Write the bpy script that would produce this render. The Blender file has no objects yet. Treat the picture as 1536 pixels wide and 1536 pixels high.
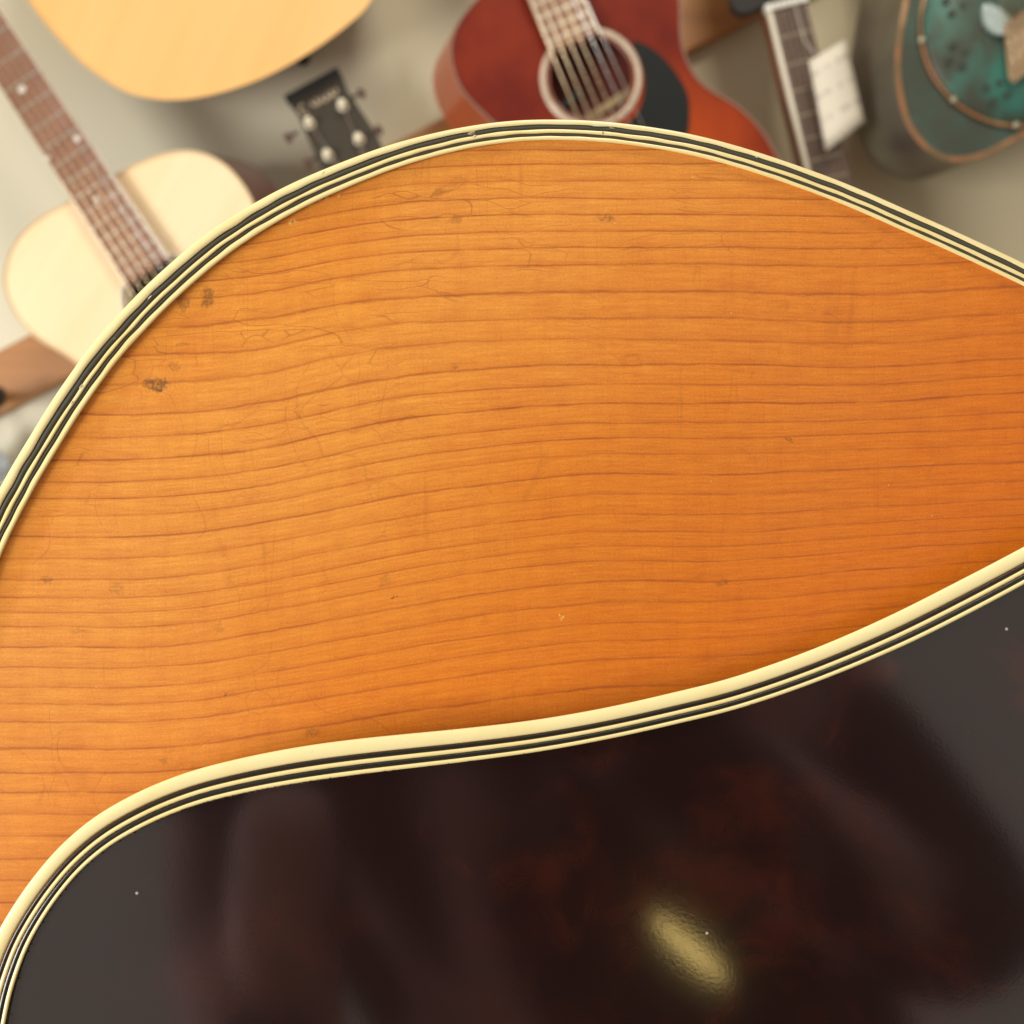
import bpy, bmesh, math, random
import numpy as np
from mathutils import Vector, Matrix
random.seed(7); np.random.seed(7)
SC = bpy.context.scene
COL = SC.collection

# ------------------------------------------------------------------ camera
ROLL = math.radians(27.0)
HALF = 0.4557                                   # tan of half the field of view
CAM = Vector((0.0, 0.0, 1.4))
RX = Vector((math.cos(ROLL), 0, -math.sin(ROLL)))
UY = Vector((math.sin(ROLL), 0, math.cos(ROLL)))
BZ = Vector((0, -1, 0))
K = HALF / 768.0
ROT = Matrix((RX, UY, BZ)).transposed()
cam_d = bpy.data.cameras.new('camera')
cam_d.sensor_width = 36; cam_d.lens = 18 / HALF
cam_d.clip_start = 0.01; cam_d.clip_end = 60
cam_d.dof.use_dof = True; cam_d.dof.focus_distance = 0.216; cam_d.dof.aperture_fstop = 20
cam = bpy.data.objects.new('camera', cam_d); COL.objects.link(cam)
cam.matrix_world = Matrix.Translation(CAM) @ ROT.to_4x4()
SC.camera = cam

# ------------------------------------------------------------------ light
SC.view_settings.view_transform = 'Standard'; SC.view_settings.look = 'None'
SC.view_settings.exposure = 0.0; SC.view_settings.gamma = 1.0
SC.view_settings.use_curve_mapping = False
SC.render.engine = 'CYCLES'
w = bpy.data.worlds.new('World'); SC.world = w; w.use_nodes = True
w.node_tree.nodes['Background'].inputs[0].default_value = (1.0, 0.92, 0.79, 1)
w.node_tree.nodes['Background'].inputs[1].default_value = 0.53

def camspace(x, y, z):                          # metres right, up, behind the lens
    return CAM + RX * x + UY * y + BZ * z

def lamp(name, pos, target, sx, sy, power, color, roll=0.0):
    l = bpy.data.lights.new(name, 'AREA'); l.shape = 'RECTANGLE'
    l.size = sx; l.size_y = sy; l.energy = power; l.color = color
    o = bpy.data.objects.new(name, l); COL.objects.link(o)
    dz = (pos - target).normalized()
    up = UY if abs(dz.dot(UY)) < 0.95 else RX
    x = up.cross(dz).normalized(); y = dz.cross(x)
    m = Matrix((x, y, dz)).transposed() @ Matrix.Rotation(roll, 3, 'Z')
    o.matrix_world = Matrix.Translation(pos) @ m.to_4x4()
    return o
lamp('shop_window_light', camspace(-1.75, -0.35, 0.55), camspace(-0.1, 0.1, -0.9), 0.8, 0.9, 46, (1.0, 0.96, 0.88))
lamp('overhead_fill_light', camspace(0.2, 1.9, 0.5), camspace(0.2, 0.3, -1.0), 0.7, 0.5, 24, (1.0, 0.90, 0.72))  # unseen fill from above, added to brighten the wall
lamp('added_streak_light', camspace(0.066, -0.193, 0.22), camspace(0.03, -0.08, -0.22), 0.008, 0.044, 0.0095, (1.0, 0.72, 0.24), math.radians(54)).data.shape = 'ELLIPSE'  # invented source, added only to put the golden streak in the pickguard

# ------------------------------------------------------------------ helpers
def P(px, py, d):
    return CAM - BZ * d + RX * ((px - 768) * K * d) + UY * ((768 - py) * K * d)

class Root:
    """an Empty standing in the plane that faces the lens; vertices are kept local to it"""
    def __init__(s, name, px, py, d, label, cat, group=None):
        s.o = bpy.data.objects.new(name, None); COL.objects.link(s.o)
        s.anchor = P(px, py, d)
        s.o.matrix_world = Matrix.Translation(s.anchor) @ ROT.to_4x4()
        s.o.empty_display_size = 0.02
        s.o['label'] = label; s.o['category'] = cat
        if group: s.o['group'] = group
    def loc(s, px, py, d):
        v = P(px, py, d) - s.anchor
        return Vector((v.dot(RX), v.dot(UY), v.dot(BZ)))

def mesh_obj(name, verts, faces, mat, parent=None, smooth=False):
    me = bpy.data.meshes.new(name)
    me.from_pydata([tuple(v) for v in verts], [], faces)
    me.update()
    if smooth: me.polygons.foreach_set('use_smooth', [True] * len(me.polygons))
    if mat: me.materials.append(mat)
    o = bpy.data.objects.new(name, me); COL.objects.link(o)
    if parent is not None: o.parent = parent
    return o

def fix_normals(o):
    bm = bmesh.new(); bm.from_mesh(o.data)
    bmesh.ops.recalc_face_normals(bm, faces=bm.faces)
    bm.to_mesh(o.data); bm.free()
    return o

def catmull(pts, closed=False, step=6.0):
    pts = [np.array(p, float) for p in pts]
    n = len(pts); out = []
    rng = n if closed else n - 1
    for i in range(rng):
        p1, p2 = pts[i], pts[(i + 1) % n]
        p0 = pts[i - 1] if (closed or i > 0) else 2 * p1 - p2
        p3 = pts[(i + 2) % n] if (closed or i + 2 < n) else 2 * p2 - p1
        m = max(1, int(np.linalg.norm(p2 - p1) / step))
        for k in range(m):
            t = k / m
            out.append(0.5 * ((2 * p1) + (-p0 + p2) * t + (2 * p0 - 5 * p1 + 4 * p2 - p3) * t * t + (-p0 + 3 * p1 - 3 * p2 + p3) * t ** 3))
    if not closed: out.append(pts[-1])
    return np.array(out)

def resample(poly, step, closed):
    q = np.vstack([poly, poly[:1]]) if closed else poly
    L = np.concatenate([[0], np.cumsum(np.linalg.norm(np.diff(q, axis=0), axis=1))])
    n = int(L[-1] / step)
    t = np.linspace(0, L[-1], n + 1)
    if closed: t = t[:-1]
    return np.stack([np.interp(t, L, q[:, 0]), np.interp(t, L, q[:, 1])], 1)

def relax(poly, it, closed):
    p = poly.copy()
    for _ in range(it):
        if closed: p = 0.5 * p + 0.25 * (np.roll(p, 1, 0) + np.roll(p, -1, 0))
        else: p[1:-1] = 0.5 * p[1:-1] + 0.25 * (p[:-2] + p[2:])
    return p

def plate(name, root, pts, d, thick, mat, parent=None, holes=(), back_shift=(0, 0), bevel=0.0):
    """a slab cut to an outline (with real holes), front at distance d"""
    bm = bmesh.new(); edges = []
    for loop in [pts] + list(holes):
        vs = [bm.verts.new(root.loc(x, y, d)) for x, y in loop]
        for i in range(len(vs)): edges.append(bm.edges.new((vs[i], vs[(i + 1) % len(vs)])))
    r = bmesh.ops.triangle_fill(bm, edges=edges, use_beauty=True, use_dissolve=False, normal=(0, 0, 1))
    bm.normal_update()
    if thick > 0:
        ext = bmesh.ops.extrude_face_region(bm, geom=list(bm.faces))
        ev = [g for g in ext['geom'] if isinstance(g, bmesh.types.BMVert)]
        sh = Vector((back_shift[0] * K * d, -back_shift[1] * K * d, -thick))
        bmesh.ops.translate(bm, verts=ev, vec=sh)
        # front faces were left behind by the extrude region, keep both caps
    bmesh.ops.recalc_face_normals(bm, faces=bm.faces)
    me = bpy.data.meshes.new(name); bm.to_mesh(me); bm.free()
    if mat: me.materials.append(mat)
    o = bpy.data.objects.new(name, me); COL.objects.link(o)
    o.parent = parent if parent is not None else root.o
    if bevel > 0:
        b = o.modifiers.new('bevel', 'BEVEL'); b.width = bevel; b.segments = 2; b.limit_method = 'ANGLE'; b.angle_limit = 0.8
    return o

def ribbon(name, root, A, B, f0, f1, dfun, lift, drop, mat, parent, closed):
    """one moulding layer lying between the traced edges A and B"""
    n = len(A); verts = []; faces = []
    prof = [(0.0, -drop), (0.03, -0.00022), (0.14, -0.00004), (0.5, 0.0), (0.86, -0.00004), (0.97, -0.00022), (1.0, -drop)]
    m = len(prof)
    for i in range(n):
        a = f0[i] if hasattr(f0, '__len__') else f0
        b = f1[i] if hasattr(f1, '__len__') else f1
        for t, z in prof:
            f = a + (b - a) * t
            x = A[i][0] + (B[i][0] - A[i][0]) * f; y = A[i][1] + (B[i][1] - A[i][1]) * f
            verts.append(root.loc(x, y, dfun(x, y) - lift - z))
    rng = n if closed else n - 1
    for i in range(rng):
        j = (i + 1) % n
        for k in range(m - 1):
            faces.append((i * m + k, i * m + k + 1, j * m + k + 1, j * m + k))
    return mesh_obj(name, verts, faces, mat, parent, smooth=True)

def circle(cx, cy, r, n=40, a0=0.0):
    return [(cx + r * math.cos(a0 + 2 * math.pi * i / n), cy + r * math.sin(a0 + 2 * math.pi * i / n)) for i in range(n)]

def ring(name, root, cx, cy, r0, r1, d, thick, mat, n=56):
    verts = []; faces = []
    prof = [(r0, 0.0), (r0, thick), ((r0 + r1) / 2, thick * 1.3), (r1, thick), (r1, 0.0)]
    for i in range(n):
        c, s_ = math.cos(2 * math.pi * i / n), math.sin(2 * math.pi * i / n)
        for r, z in prof: verts.append(root.loc(cx + r * c, cy + r * s_, d - z))
    m = len(prof)
    for i in range(n):
        j = (i + 1) % n
        for k in range(m - 1): faces.append((i * m + k, i * m + k + 1, j * m + k + 1, j * m + k))
    return fix_normals(mesh_obj(name, verts, faces, mat, root.o, True))

def bar(name, root, a, b, wa, wb, d, thick, mat, parent=None):
    """a straight bar between two points, widths wa and wb in the same units"""
    ax, ay = a; bx, by = b
    L = math.hypot(bx - ax, by - ay); nx, ny = -(by - ay) / L, (bx - ax) / L
    q = [(ax + nx * wa / 2, ay + ny * wa / 2), (bx + nx * wb / 2, by + ny * wb / 2),
         (bx - nx * wb / 2, by - ny * wb / 2), (ax - nx * wa / 2, ay - ny * wa / 2)]
    v = [root.loc(x, y, d) for x, y in q] + [root.loc(x, y, d) + Vector((0, 0, -thick)) for x, y in q]
    f = [(0, 1, 2, 3), (7, 6, 5, 4), (0, 4, 5, 1), (1, 5, 6, 2), (2, 6, 7, 3), (3, 7, 4, 0)]
    return fix_normals(mesh_obj(name, v, f, mat, parent or root.o))

def tube(name, root, pts3, rad, mat, parent=None, n=6):
    """round wire through local points"""
    verts = []; faces = []
    N = len(pts3)
    for i, p in enumerate(pts3):
        t = (pts3[min(i + 1, N - 1)] - pts3[max(i - 1, 0)]).normalized()
        a = t.cross(Vector((0, 0, 1)))
        a = a.normalized() if a.length > 1e-4 else Vector((1, 0, 0))
        b = t.cross(a)
        for k in range(n):
            an = 2 * math.pi * k / n
            verts.append(p + (a * math.cos(an) + b * math.sin(an)) * rad)
    for i in range(N - 1):
        for k in range(n):
            faces.append((i * n + k, i * n + (k + 1) % n, (i + 1) * n + (k + 1) % n, (i + 1) * n + k))
    faces.append(tuple(range(n))[::-1]); faces.append(tuple((N - 1) * n + k for k in range(n)))
    return mesh_obj(name, verts, faces, mat, parent or root.o, True)

def lathe(name, root, cx, cy, d, prof, mat, n=20, parent=None):
    verts = []; faces = []
    c = root.loc(cx, cy, d)
    for r, z in prof:
        for k in range(n):
            a = 2 * math.pi * k / n
            verts.append(c + Vector((r * math.cos(a), r * math.sin(a), z)))
    for i in range(len(prof) - 1):
        for k in range(n):
            faces.append((i * n + k, i * n + (k + 1) % n, (i + 1) * n + (k + 1) % n, (i + 1) * n + k))
    faces.append(tuple((len(prof) - 1) * n + k for k in range(n)))
    return fix_normals(mesh_obj(name, verts, faces, mat, parent or root.o, True))

# ------------------------------------------------------------------ node helper
class N:
    def __init__(s, name):
        s.m = bpy.data.materials.new(name); s.m.use_nodes = True
        s.t = s.m.node_tree; s.b = s.t.nodes['Principled BSDF']
    def new(s, ty): return s.t.nodes.new(ty)
    def put(s, sock, v):
        if isinstance(v, bpy.types.NodeSocket): s.t.links.new(v, sock)
        elif v is not None:
            if sock.type == 'RGBA' and len(v) == 3: v = (*v, 1)
            sock.default_value = v
    def math(s, op, a, b=None, c=None, clamp=False):
        n = s.new('ShaderNodeMath'); n.operation = op; n.use_clamp = clamp
        s.put(n.inputs[0], a)
        if b is not None: s.put(n.inputs[1], b)
        if c is not None: s.put(n.inputs[2], c)
        return n.outputs[0]
    def ss(s, x, e0, e1, o0=0.0, o1=1.0):
        n = s.new('ShaderNodeMapRange'); n.interpolation_type = 'SMOOTHSTEP'
        s.put(n.inputs[0], x); n.inputs[1].default_value = e0; n.inputs[2].default_value = e1
        n.inputs[3].default_value = o0; n.inputs[4].default_value = o1
        return n.outputs[0]
    def attr(s, name):
        n = s.new('ShaderNodeAttribute'); n.attribute_name = name; return n
    def obj(s): return s.new('ShaderNodeTexCoord').outputs['Object']
    def sep(s, v):
        n = s.new('ShaderNodeSeparateXYZ'); s.put(n.inputs[0], v); return n.outputs
    def comb(s, x, y, z=0.0):
        n = s.new('ShaderNodeCombineXYZ'); s.put(n.inputs[0], x); s.put(n.inputs[1], y); s.put(n.inputs[2], z); return n.outputs[0]
    def scale(s, v, sc, rot=0.0):
        n = s.new('ShaderNodeMapping'); s.put(n.inputs[0], v); n.inputs['Scale'].default_value = sc
        n.inputs['Rotation'].default_value = (0, 0, rot); return n.outputs[0]
    def noise(s, v, sc=1.0, det=2.0, rough=0.5, dist=0.0, color=False):
        n = s.new('ShaderNodeTexNoise'); s.put(n.inputs['Vector'], v)
        n.inputs['Scale'].default_value = sc; n.inputs['Detail'].default_value = det
        n.inputs['Roughness'].default_value = rough; n.inputs['Distortion'].default_value = dist
        return n.outputs['Color' if color else 'Fac']
    def vor(s, v, sc, feat='F1', rnd=1.0):
        n = s.new('ShaderNodeTexVoronoi'); n.feature = feat; s.put(n.inputs['Vector'], v)
        n.inputs['Scale'].default_value = sc; n.inputs['Randomness'].default_value = rnd
        return n
    def vadd(s, a, b, op='ADD', sc=None):
        n = s.new('ShaderNodeVectorMath'); n.operation = op; s.put(n.inputs[0], a); s.put(n.inputs[1], b)
        return n.outputs[0]
    def vscale(s, a, f):
        n = s.new('ShaderNodeVectorMath'); n.operation = 'SCALE'; s.put(n.inputs[0], a); n.inputs['Scale'].default_value = f
        return n.outputs[0]
    def dist(s, a, b):
        n = s.new('ShaderNodeVectorMath'); n.operation = 'DISTANCE'; s.put(n.inputs[0], a); s.put(n.inputs[1], b)
        return n.outputs['Value']
    def mix(s, f, a, b, mode='MIX'):
        n = s.new('ShaderNodeMix'); n.data_type = 'RGBA'; n.blend_type = mode
        s.put(n.inputs[0], f); s.put(n.inputs[6], a); s.put(n.inputs[7], b); return n.outputs[2]
    def bump(s, h, strength, distance=0.001, normal=None):
        n = s.new('ShaderNodeBump'); n.inputs['Strength'].default_value = strength
        n.inputs['Distance'].default_value = distance; s.put(n.inputs['Height'], h)
        if normal is not None: s.put(n.inputs['Normal'], normal)
        return n.outputs[0]
    def out(s, color=None, rough=None, normal=None, coat=None, coat_rough=None, metal=None, ior=None, spec=None):
        i = s.b.inputs
        for nm, v in (('Base Color', color), ('Roughness', rough), ('Normal', normal), ('Coat Weight', coat),
                      ('Coat Roughness', coat_rough), ('Metallic', metal), ('IOR', ior), ('Specular IOR Level', spec)):
            if v is not None: s.put(i[nm], v)
        return s.m

def simple(name, c, rough=0.45, var=0.12, sc=60.0, metal=0.0, coat=0.0, bump=0.15, coat_rough=0.1, spec=None):
    n = N(name); v = n.obj()
    a = n.noise(v, sc, 4, 0.6); b = n.noise(v, sc * 0.17, 2, 0.5)
    f = n.math('ADD', n.math('MULTIPLY', n.math('SUBTRACT', a, 0.5), var * 1.6), n.math('MULTIPLY', n.math('SUBTRACT', b, 0.5), var * 1.8))
    f = n.math('ADD', f, 1.0)
    g = n.comb(f, f, f)
    col = n.mix(1.0, (*c, 1), g, 'MULTIPLY')
    r = n.math('ADD', n.math('MULTIPLY', n.math('SUBTRACT', a, 0.5), 0.2), rough)
    return n.out(col, r, n.bump(a, bump, 0.0004), coat, coat_rough, metal, None, spec)

# ------------------------------------------------------------------ the near guitar: traced edges
D0 = 0.220
edge_pts = [(-225, 1850), (-205, 1500), (-160, 1230), (-103, 1000), (-45, 826), (0, 731.5), (25, 687), (50, 646.5), (75, 605), (106, 560), (141, 512),
            (181.7, 467.5), (214, 433), (250, 400), (300, 357), (341.7, 328.5), (383, 303.5), (433, 277), (483, 255), (556, 226.7), (600, 212.5),
            (678, 193.5), (756, 181.8), (821, 179), (886.5, 180.7), (938.5, 185.5), (1000, 194), (1050, 204), (1100, 217), (1155, 234), (1200, 249.5),
            (1241.7, 264.5), (1300, 288), (1365, 317), (1430, 345.5), (1495, 375.5), (1536, 395), (1650, 449), (1800, 505), (1950, 530),
            (2150, 515), (2380, 480), (2620, 490), (2820, 590), (2960, 800), (3030, 1150), (3050, 1500), (3052, 1850)]
mir = [(x, 3700 - y) for x, y in edge_pts[1:-1]][::-1]
outer = relax(resample(catmull(edge_pts + mir, True, 6), 9.0, True), 14, True)
NB = len(outer)
tang = np.roll(outer, -1, 0) - np.roll(outer, 1, 0)
tang /= np.linalg.norm(tang, axis=1)[:, None]
nrm = np.stack([-tang[:, 1], tang[:, 0]], 1)
cen = outer.mean(0)
if ((cen - outer) * nrm).sum() < 0: nrm = -nrm
wid = np.interp(outer[:, 0], [0, 200, 300, 430, 556, 600, 700, 821, 1000, 1536], [46, 45.5, 45, 41, 37.5, 36, 33, 31, 31, 31])
inner = outer + nrm * wid[:, None]
frx = [100, 300, 800]
FR = [np.zeros(NB), np.interp(outer[:, 0], frx, [.315, .335, .245]), np.interp(outer[:, 0], frx, [.515, .515, .46]),
      np.interp(outer[:, 0], frx, [.67, .67, .665]), np.interp(outer[:, 0], frx, [.79, .78, .785]), np.ones(NB)]

# hand-laid strips: the seams wander a little along the rim
_ar = np.arange(NB) * 9.0
for _k in range(1, 5):
    _w = sum(np.sin(_ar * f_ * 2 * math.pi / (NB * 9.0) + p_) for f_, p_ in zip(np.random.randint(20, 260, 7), np.random.rand(7) * 6.28))
    FR[_k] = FR[_k] + 0.0045 * _w

def seg_dist(pts, poly):
    a = poly; b = np.roll(poly, -1, 0)
    out = np.full(len(pts), 1e9)
    for s in range(0, len(pts), 8000):
        p = pts[s:s + 8000][:, None, :]
        ab = (b - a)[None]; ap = p - a[None]
        t = np.clip((ap * ab).sum(2) / np.maximum((ab * ab).sum(2), 1e-9), 0, 1)
        dd = ap - ab * t[..., None]
        out[s:s + 8000] = np.sqrt((dd * dd).sum(2).min(1))
    return out

def inside(pts, poly):
    r = np.zeros(len(pts), bool)
    x, y = pts[:, 0], pts[:, 1]
    j = len(poly) - 1
    for i in range(len(poly)):
        xi, yi = poly[i]; xj, yj = poly[j]
        c = ((yi > y) != (yj > y)) & (x < (xj - xi) * (y - yi) / ((yj - yi) + 1e-12) + xi)
        r ^= c; j = i
    return r

def arch(dist):
    t = np.clip((dist - 40) / 1400.0, 0, 1)
    z = 0.0065 * (t * t * (3 - 2 * t))
    t2 = np.clip((dist - 30) / 60.0, 0, 1)
    return z - 0.0007 * t2 * np.exp(-((dist - 30) / 260.0) ** 2)

# grain lines, traced: v is the height of a line at x = 900, D how far it has moved elsewhere
GX = [-300, 0, 100, 200, 300, 400, 500, 600, 700, 800, 900, 1100, 1300, 1536, 1900]
GV = [150, 300, 440, 480, 510, 550, 580, 610, 660, 740, 800, 900, 1031, 1400, 2200]
GD = [[56, 56, 56, 56, 52, 41, 22, 8, 2, 0, 0, 0, 2, -6, -10],
      [56, 56, 56, 56, 52, 41, 22, 8, 2, 0, 0, 0, 2, -6, -10],
      [53, 53, 54, 54, 50, 40, 20, 9, 5, 1, 0, 0, 4, -9, -14],
      [56, 56, 57, 56, 54, 44, 23, 9, 4, 1, 0, 0, 6, -8, -14],
      [66, 66, 68, 68, 64, 52, 29, 12, 5, 1, 0, 4, 7, -8, -14],
      [75, 75, 75, 75, 70, 57, 36, 19, 8, 2, 0, 0, 3, -10, -20],
      [80, 80, 80, 80, 74, 61, 40, 20, 11, 4, 0, 0, 0, -15, -25],
      [86, 86, 87, 86, 80, 67, 44, 24, 13, 5, 0, 0, -2, -17, -28],
      [91, 91, 91, 90, 84, 71, 51, 30, 17, 6, 0, 0, -7, -16, -30],
      [96, 96, 96, 95, 88, 73, 54, 35, 20, 8, 0, 0, -9, -20, -32],
      [100, 100, 100, 100, 92, 75, 56, 36, 20, 8, 0, 1, -13, -25, -38],
      [97, 97, 98, 98, 91, 75, 58, 40, 22, 9, 0, -3, -20, -38, -50],
      [92, 92, 92, 92, 85, 70, 54, 38, 25, 11, 0, -7, -25, -45, -60],
      [80, 80, 80, 80, 75, 62, 48, 34, 22, 10, 0, -7, -25, -45, -60],
      [40, 40, 40, 40, 36, 30, 24, 16, 10, 5, 0, -3, -10, -20, -30]]
GD = np.array(GD, float); GXa = np.array(GX, float); GVa = np.array(GV, float)
def disp(x, v):
    xi = np.clip(np.searchsorted(GXa, x) - 1, 0, len(GX) - 2); vi = np.clip(np.searchsorted(GVa, v) - 1, 0, len(GV) - 2)
    tx = np.clip((x - GXa[xi]) / (GXa[xi + 1] - GXa[xi]), 0, 1); tv = np.clip((v - GVa[vi]) / (GVa[vi + 1] - GVa[vi]), 0, 1)
    # cubic along x for smooth lines
    def row(r):
        i0 = np.clip(xi - 1, 0, len(GX) - 1); i3 = np.clip(xi + 2, 0, len(GX) - 1)
        p0, p1, p2, p3 = GD[r, i0], GD[r, xi], GD[r, xi + 1], GD[r, i3]
        return 0.5 * (2 * p1 + (p2 - p0) * tx + (2 * p0 - 5 * p1 + 4 * p2 - p3) * tx ** 2 + (3 * p1 - p0 - 3 * p2 + p3) * tx ** 3)
    return row(vi) * (1 - tv) + row(vi + 1) * tv
LINES = [170, 200, 225, 246, 271.6, 297.5, 322, 347, 371, 396, 438, 477.5, 508, 547.5, 576.5, 605, 634.5, 657, 681, 711, 741.5, 771.5,
         797, 819, 841, 872.5, 904, 935, 961, 988.5, 1031.5, 1069, 1098, 1133, 1167, 1202, 1235, 1270, 1302, 1340]
while LINES[-1] < 3900: LINES.append(LINES[-1] + random.uniform(22, 38))
LINES = np.array(LINES, float)

gx = np.concatenate([np.arange(-260, -30, 16), np.arange(-30, 1566, 6), np.arange(1566, 3080, 16)]).astype(float)
gy = np.concatenate([np.arange(160, 1240, 6), np.arange(1240, 3560, 16)]).astype(float)
XX, YY = np.meshgrid(gx, gy)
pts = np.stack([XX.ravel(), YY.ravel()], 1)
dd = seg_dist(pts, outer[::2])
ins = inside(pts, outer[::2]) & (dd > 12)
zz = arch(dd)
vv = pts[:, 1].copy()
for _ in range(12): vv = 0.5 * vv + 0.5 * (pts[:, 1] - disp(pts[:, 0], vv))
ss = np.interp(vv, LINES, np.arange(len(LINES)))
idx = -np.ones(len(pts), int); idx[ins] = np.arange(ins.sum())
nx_, ny_ = len(gx), len(gy)
I = idx.reshape(ny_, nx_)
q = np.stack([I[1:, :-1], I[1:, 1:], I[:-1, 1:], I[:-1, :-1]], -1).reshape(-1, 4)
q = q[(q >= 0).all(1)]

G = Root('archtop_guitar', 900, 900, D0, 'large near guitar with aged orange wood top, black and cream edging and dark tortoiseshell pickguard', 'guitar')
pi_ = pts[ins]; zi = zz[ins]
dep = D0 - zi
wx = (pi_[:, 0] - 768) * K * dep - (900 - 768) * K * D0
wy = (768 - pi_[:, 1]) * K * dep - (768 - 900) * K * D0
me = bpy.data.meshes.new('soundboard')
me.from_pydata(np.stack([wx, wy, zi], 1).tolist(), [], q.tolist()); me.update()
me.polygons.foreach_set('use_smooth', [True] * len(me.polygons))
at = me.attributes.new('grain', 'FLOAT_VECTOR', 'POINT')
at.data.foreach_set('vector', np.stack([pi_[:, 0] / 100, pi_[:, 1] / 100, ss[ins]], 1).astype(np.float32).ravel())

# ------------------------------------------------------------------ lacquered spruce
n = N('aged_spruce_lacquer')
g = n.attr('grain').outputs['Vector']; X, Y, S = n.sep(g)
xy = n.comb(X, Y)
wob = n.noise(n.comb(n.math('MULTIPLY', X, 0.9), n.math('MULTIPLY', S, 1.3)), 1.0, 3, 0.55)
wob2 = n.noise(n.comb(n.math('MULTIPLY', X, 5.0), n.math('MULTIPLY', S, 2.0)), 1.0, 2, 0.5)
S2 = n.math('ADD', S, n.math('ADD', n.math('MULTIPLY', n.math('SUBTRACT', wob, 0.5), 0.24), n.math('MULTIPLY', n.math('SUBTRACT', wob2, 0.5), 0.07)))
fr = n.math('FRACT', S2); fl = n.math('FLOOR', n.math('ADD', S2, 0.5)); fl0 = n.math('FLOOR', S2)
wn = n.new('ShaderNodeTexWhiteNoise'); wn.noise_dimensions = '1D'; n.put(wn.inputs['W'], fl); rnd = wn.outputs['Value']
mn = n.math('MINIMUM', fr, n.math('SUBTRACT', 1.0, fr))
line = n.ss(mn, 0.0, 0.085, 1.0, 0.0)
along = n.noise(n.comb(n.math('MULTIPLY', X, 1.1), n.math('MULTIPLY', fl, 7.31)), 1.0, 3, 0.6)
lw = n.math('MULTIPLY', n.math('MULTIPLY', line, n.math('ADD', n.math('MULTIPLY', rnd, 0.55), 0.45)), n.ss(along, 0.28, 0.62, 0.35, 1.0))
late = n.math('POWER', fr, 3.2)
early = n.math('POWER', n.math('SUBTRACT', 1.0, fr), 9.0)
grad = n.math('ADD', n.math('MULTIPLY', late, 0.62), n.math('MULTIPLY', early, 0.25))
grad = n.math('MULTIPLY', grad, n.math('ADD', n.math('MULTIPLY', along, 0.9), 0.35))
fib = n.noise(n.comb(n.math('MULTIPLY', X, 1.4), n.math('MULTIPLY', S, 6.0)), 1.0, 4, 0.65)
fib2 = n.noise(n.comb(n.math('MULTIPLY', X, 6.0), n.math('MULTIPLY', Y, 45.0)), 1.0, 2, 0.6)
silk = n.noise(n.comb(n.math('MULTIPLY', X, 5.0), n.math('MULTIPLY', Y, 0.7)), 1.0, 3, 0.65)
mott = n.noise(xy, 1.1, 4, 0.6)
big = n.noise(xy, 0.22, 2, 0.5)
grainy = n.noise(xy, 30.0, 3, 0.7)
base = n.mix(n.ss(big, 0.3, 0.7), (0.80, 0.325, 0.056), (0.77, 0.275, 0.034))
# stain laid on more deeply toward the shoulder of the waist, a tint in the old lacquer
tint = n.math('ADD', n.math('MULTIPLY', X, 0.045), n.math('MULTIPLY', Y, 0.048))
base = n.mix(n.ss(n.math('ADD', tint, n.math('MULTIPLY', n.math('SUBTRACT', mott, 0.5), 0.22)), 0.40, 1.08), base, (0.66, 0.165, 0.010))
base = n.mix(n.math('MULTIPLY', grad, 0.80), base, (0.54, 0.135, 0.018))
base = n.mix(n.math('MULTIPLY', lw, 0.68), base, (0.30, 0.060, 0.016))
mul = n.math('ADD', 1.0, n.math('MULTIPLY', n.math('SUBTRACT', fib, 0.5), 0.42))
mul = n.math('ADD', mul, n.math('MULTIPLY', n.math('SUBTRACT', fib2, 0.5), 0.12))
mul = n.math('ADD', mul, n.math('MULTIPLY', n.math('SUBTRACT', silk, 0.5), 0.13))
mul = n.math('ADD', mul, n.math('MULTIPLY', n.math('SUBTRACT', mott, 0.5), 0.18))
mul = n.math('ADD', mul, n.math('MULTIPLY', n.math('SUBTRACT', grainy, 0.5), 0.34))
base = n.mix(1.0, base, n.comb(mul, n.math('MULTIPLY', mul, mul), n.math('MULTIPLY', mul, mul)), 'MULTIPLY')
# short wandering dark wisps between the lines
wisp_c = n.vadd(n.comb(n.math('MULTIPLY', X, 0.45), n.math('MULTIPLY', Y, 4.6)), n.vscale(n.noise(xy, 0.9, 2, 0.5, color=True), 1.6))
wisp = n.vor(wisp_c, 1.0, 'DISTANCE_TO_EDGE').outputs['Distance']
wmask = n.ss(n.noise(n.comb(n.math('MULTIPLY', X, 0.6), n.math('MULTIPLY', Y, 1.5), 4.0), 1.0, 2, 0.5), 0.45, 0.60)
region = n.ss(n.math('ADD', n.math('MULTIPLY', X, 0.35), Y), 4.5, 10.0, 1.0, 0.25)
wl = n.math('MULTIPLY', n.math('MULTIPLY', n.ss(wisp, 0.0, 0.028, 1.0, 0.0), wmask), region)
base = n.mix(n.math('MULTIPLY', wl, 0.46), base, (0.22, 0.055, 0.012))
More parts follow.
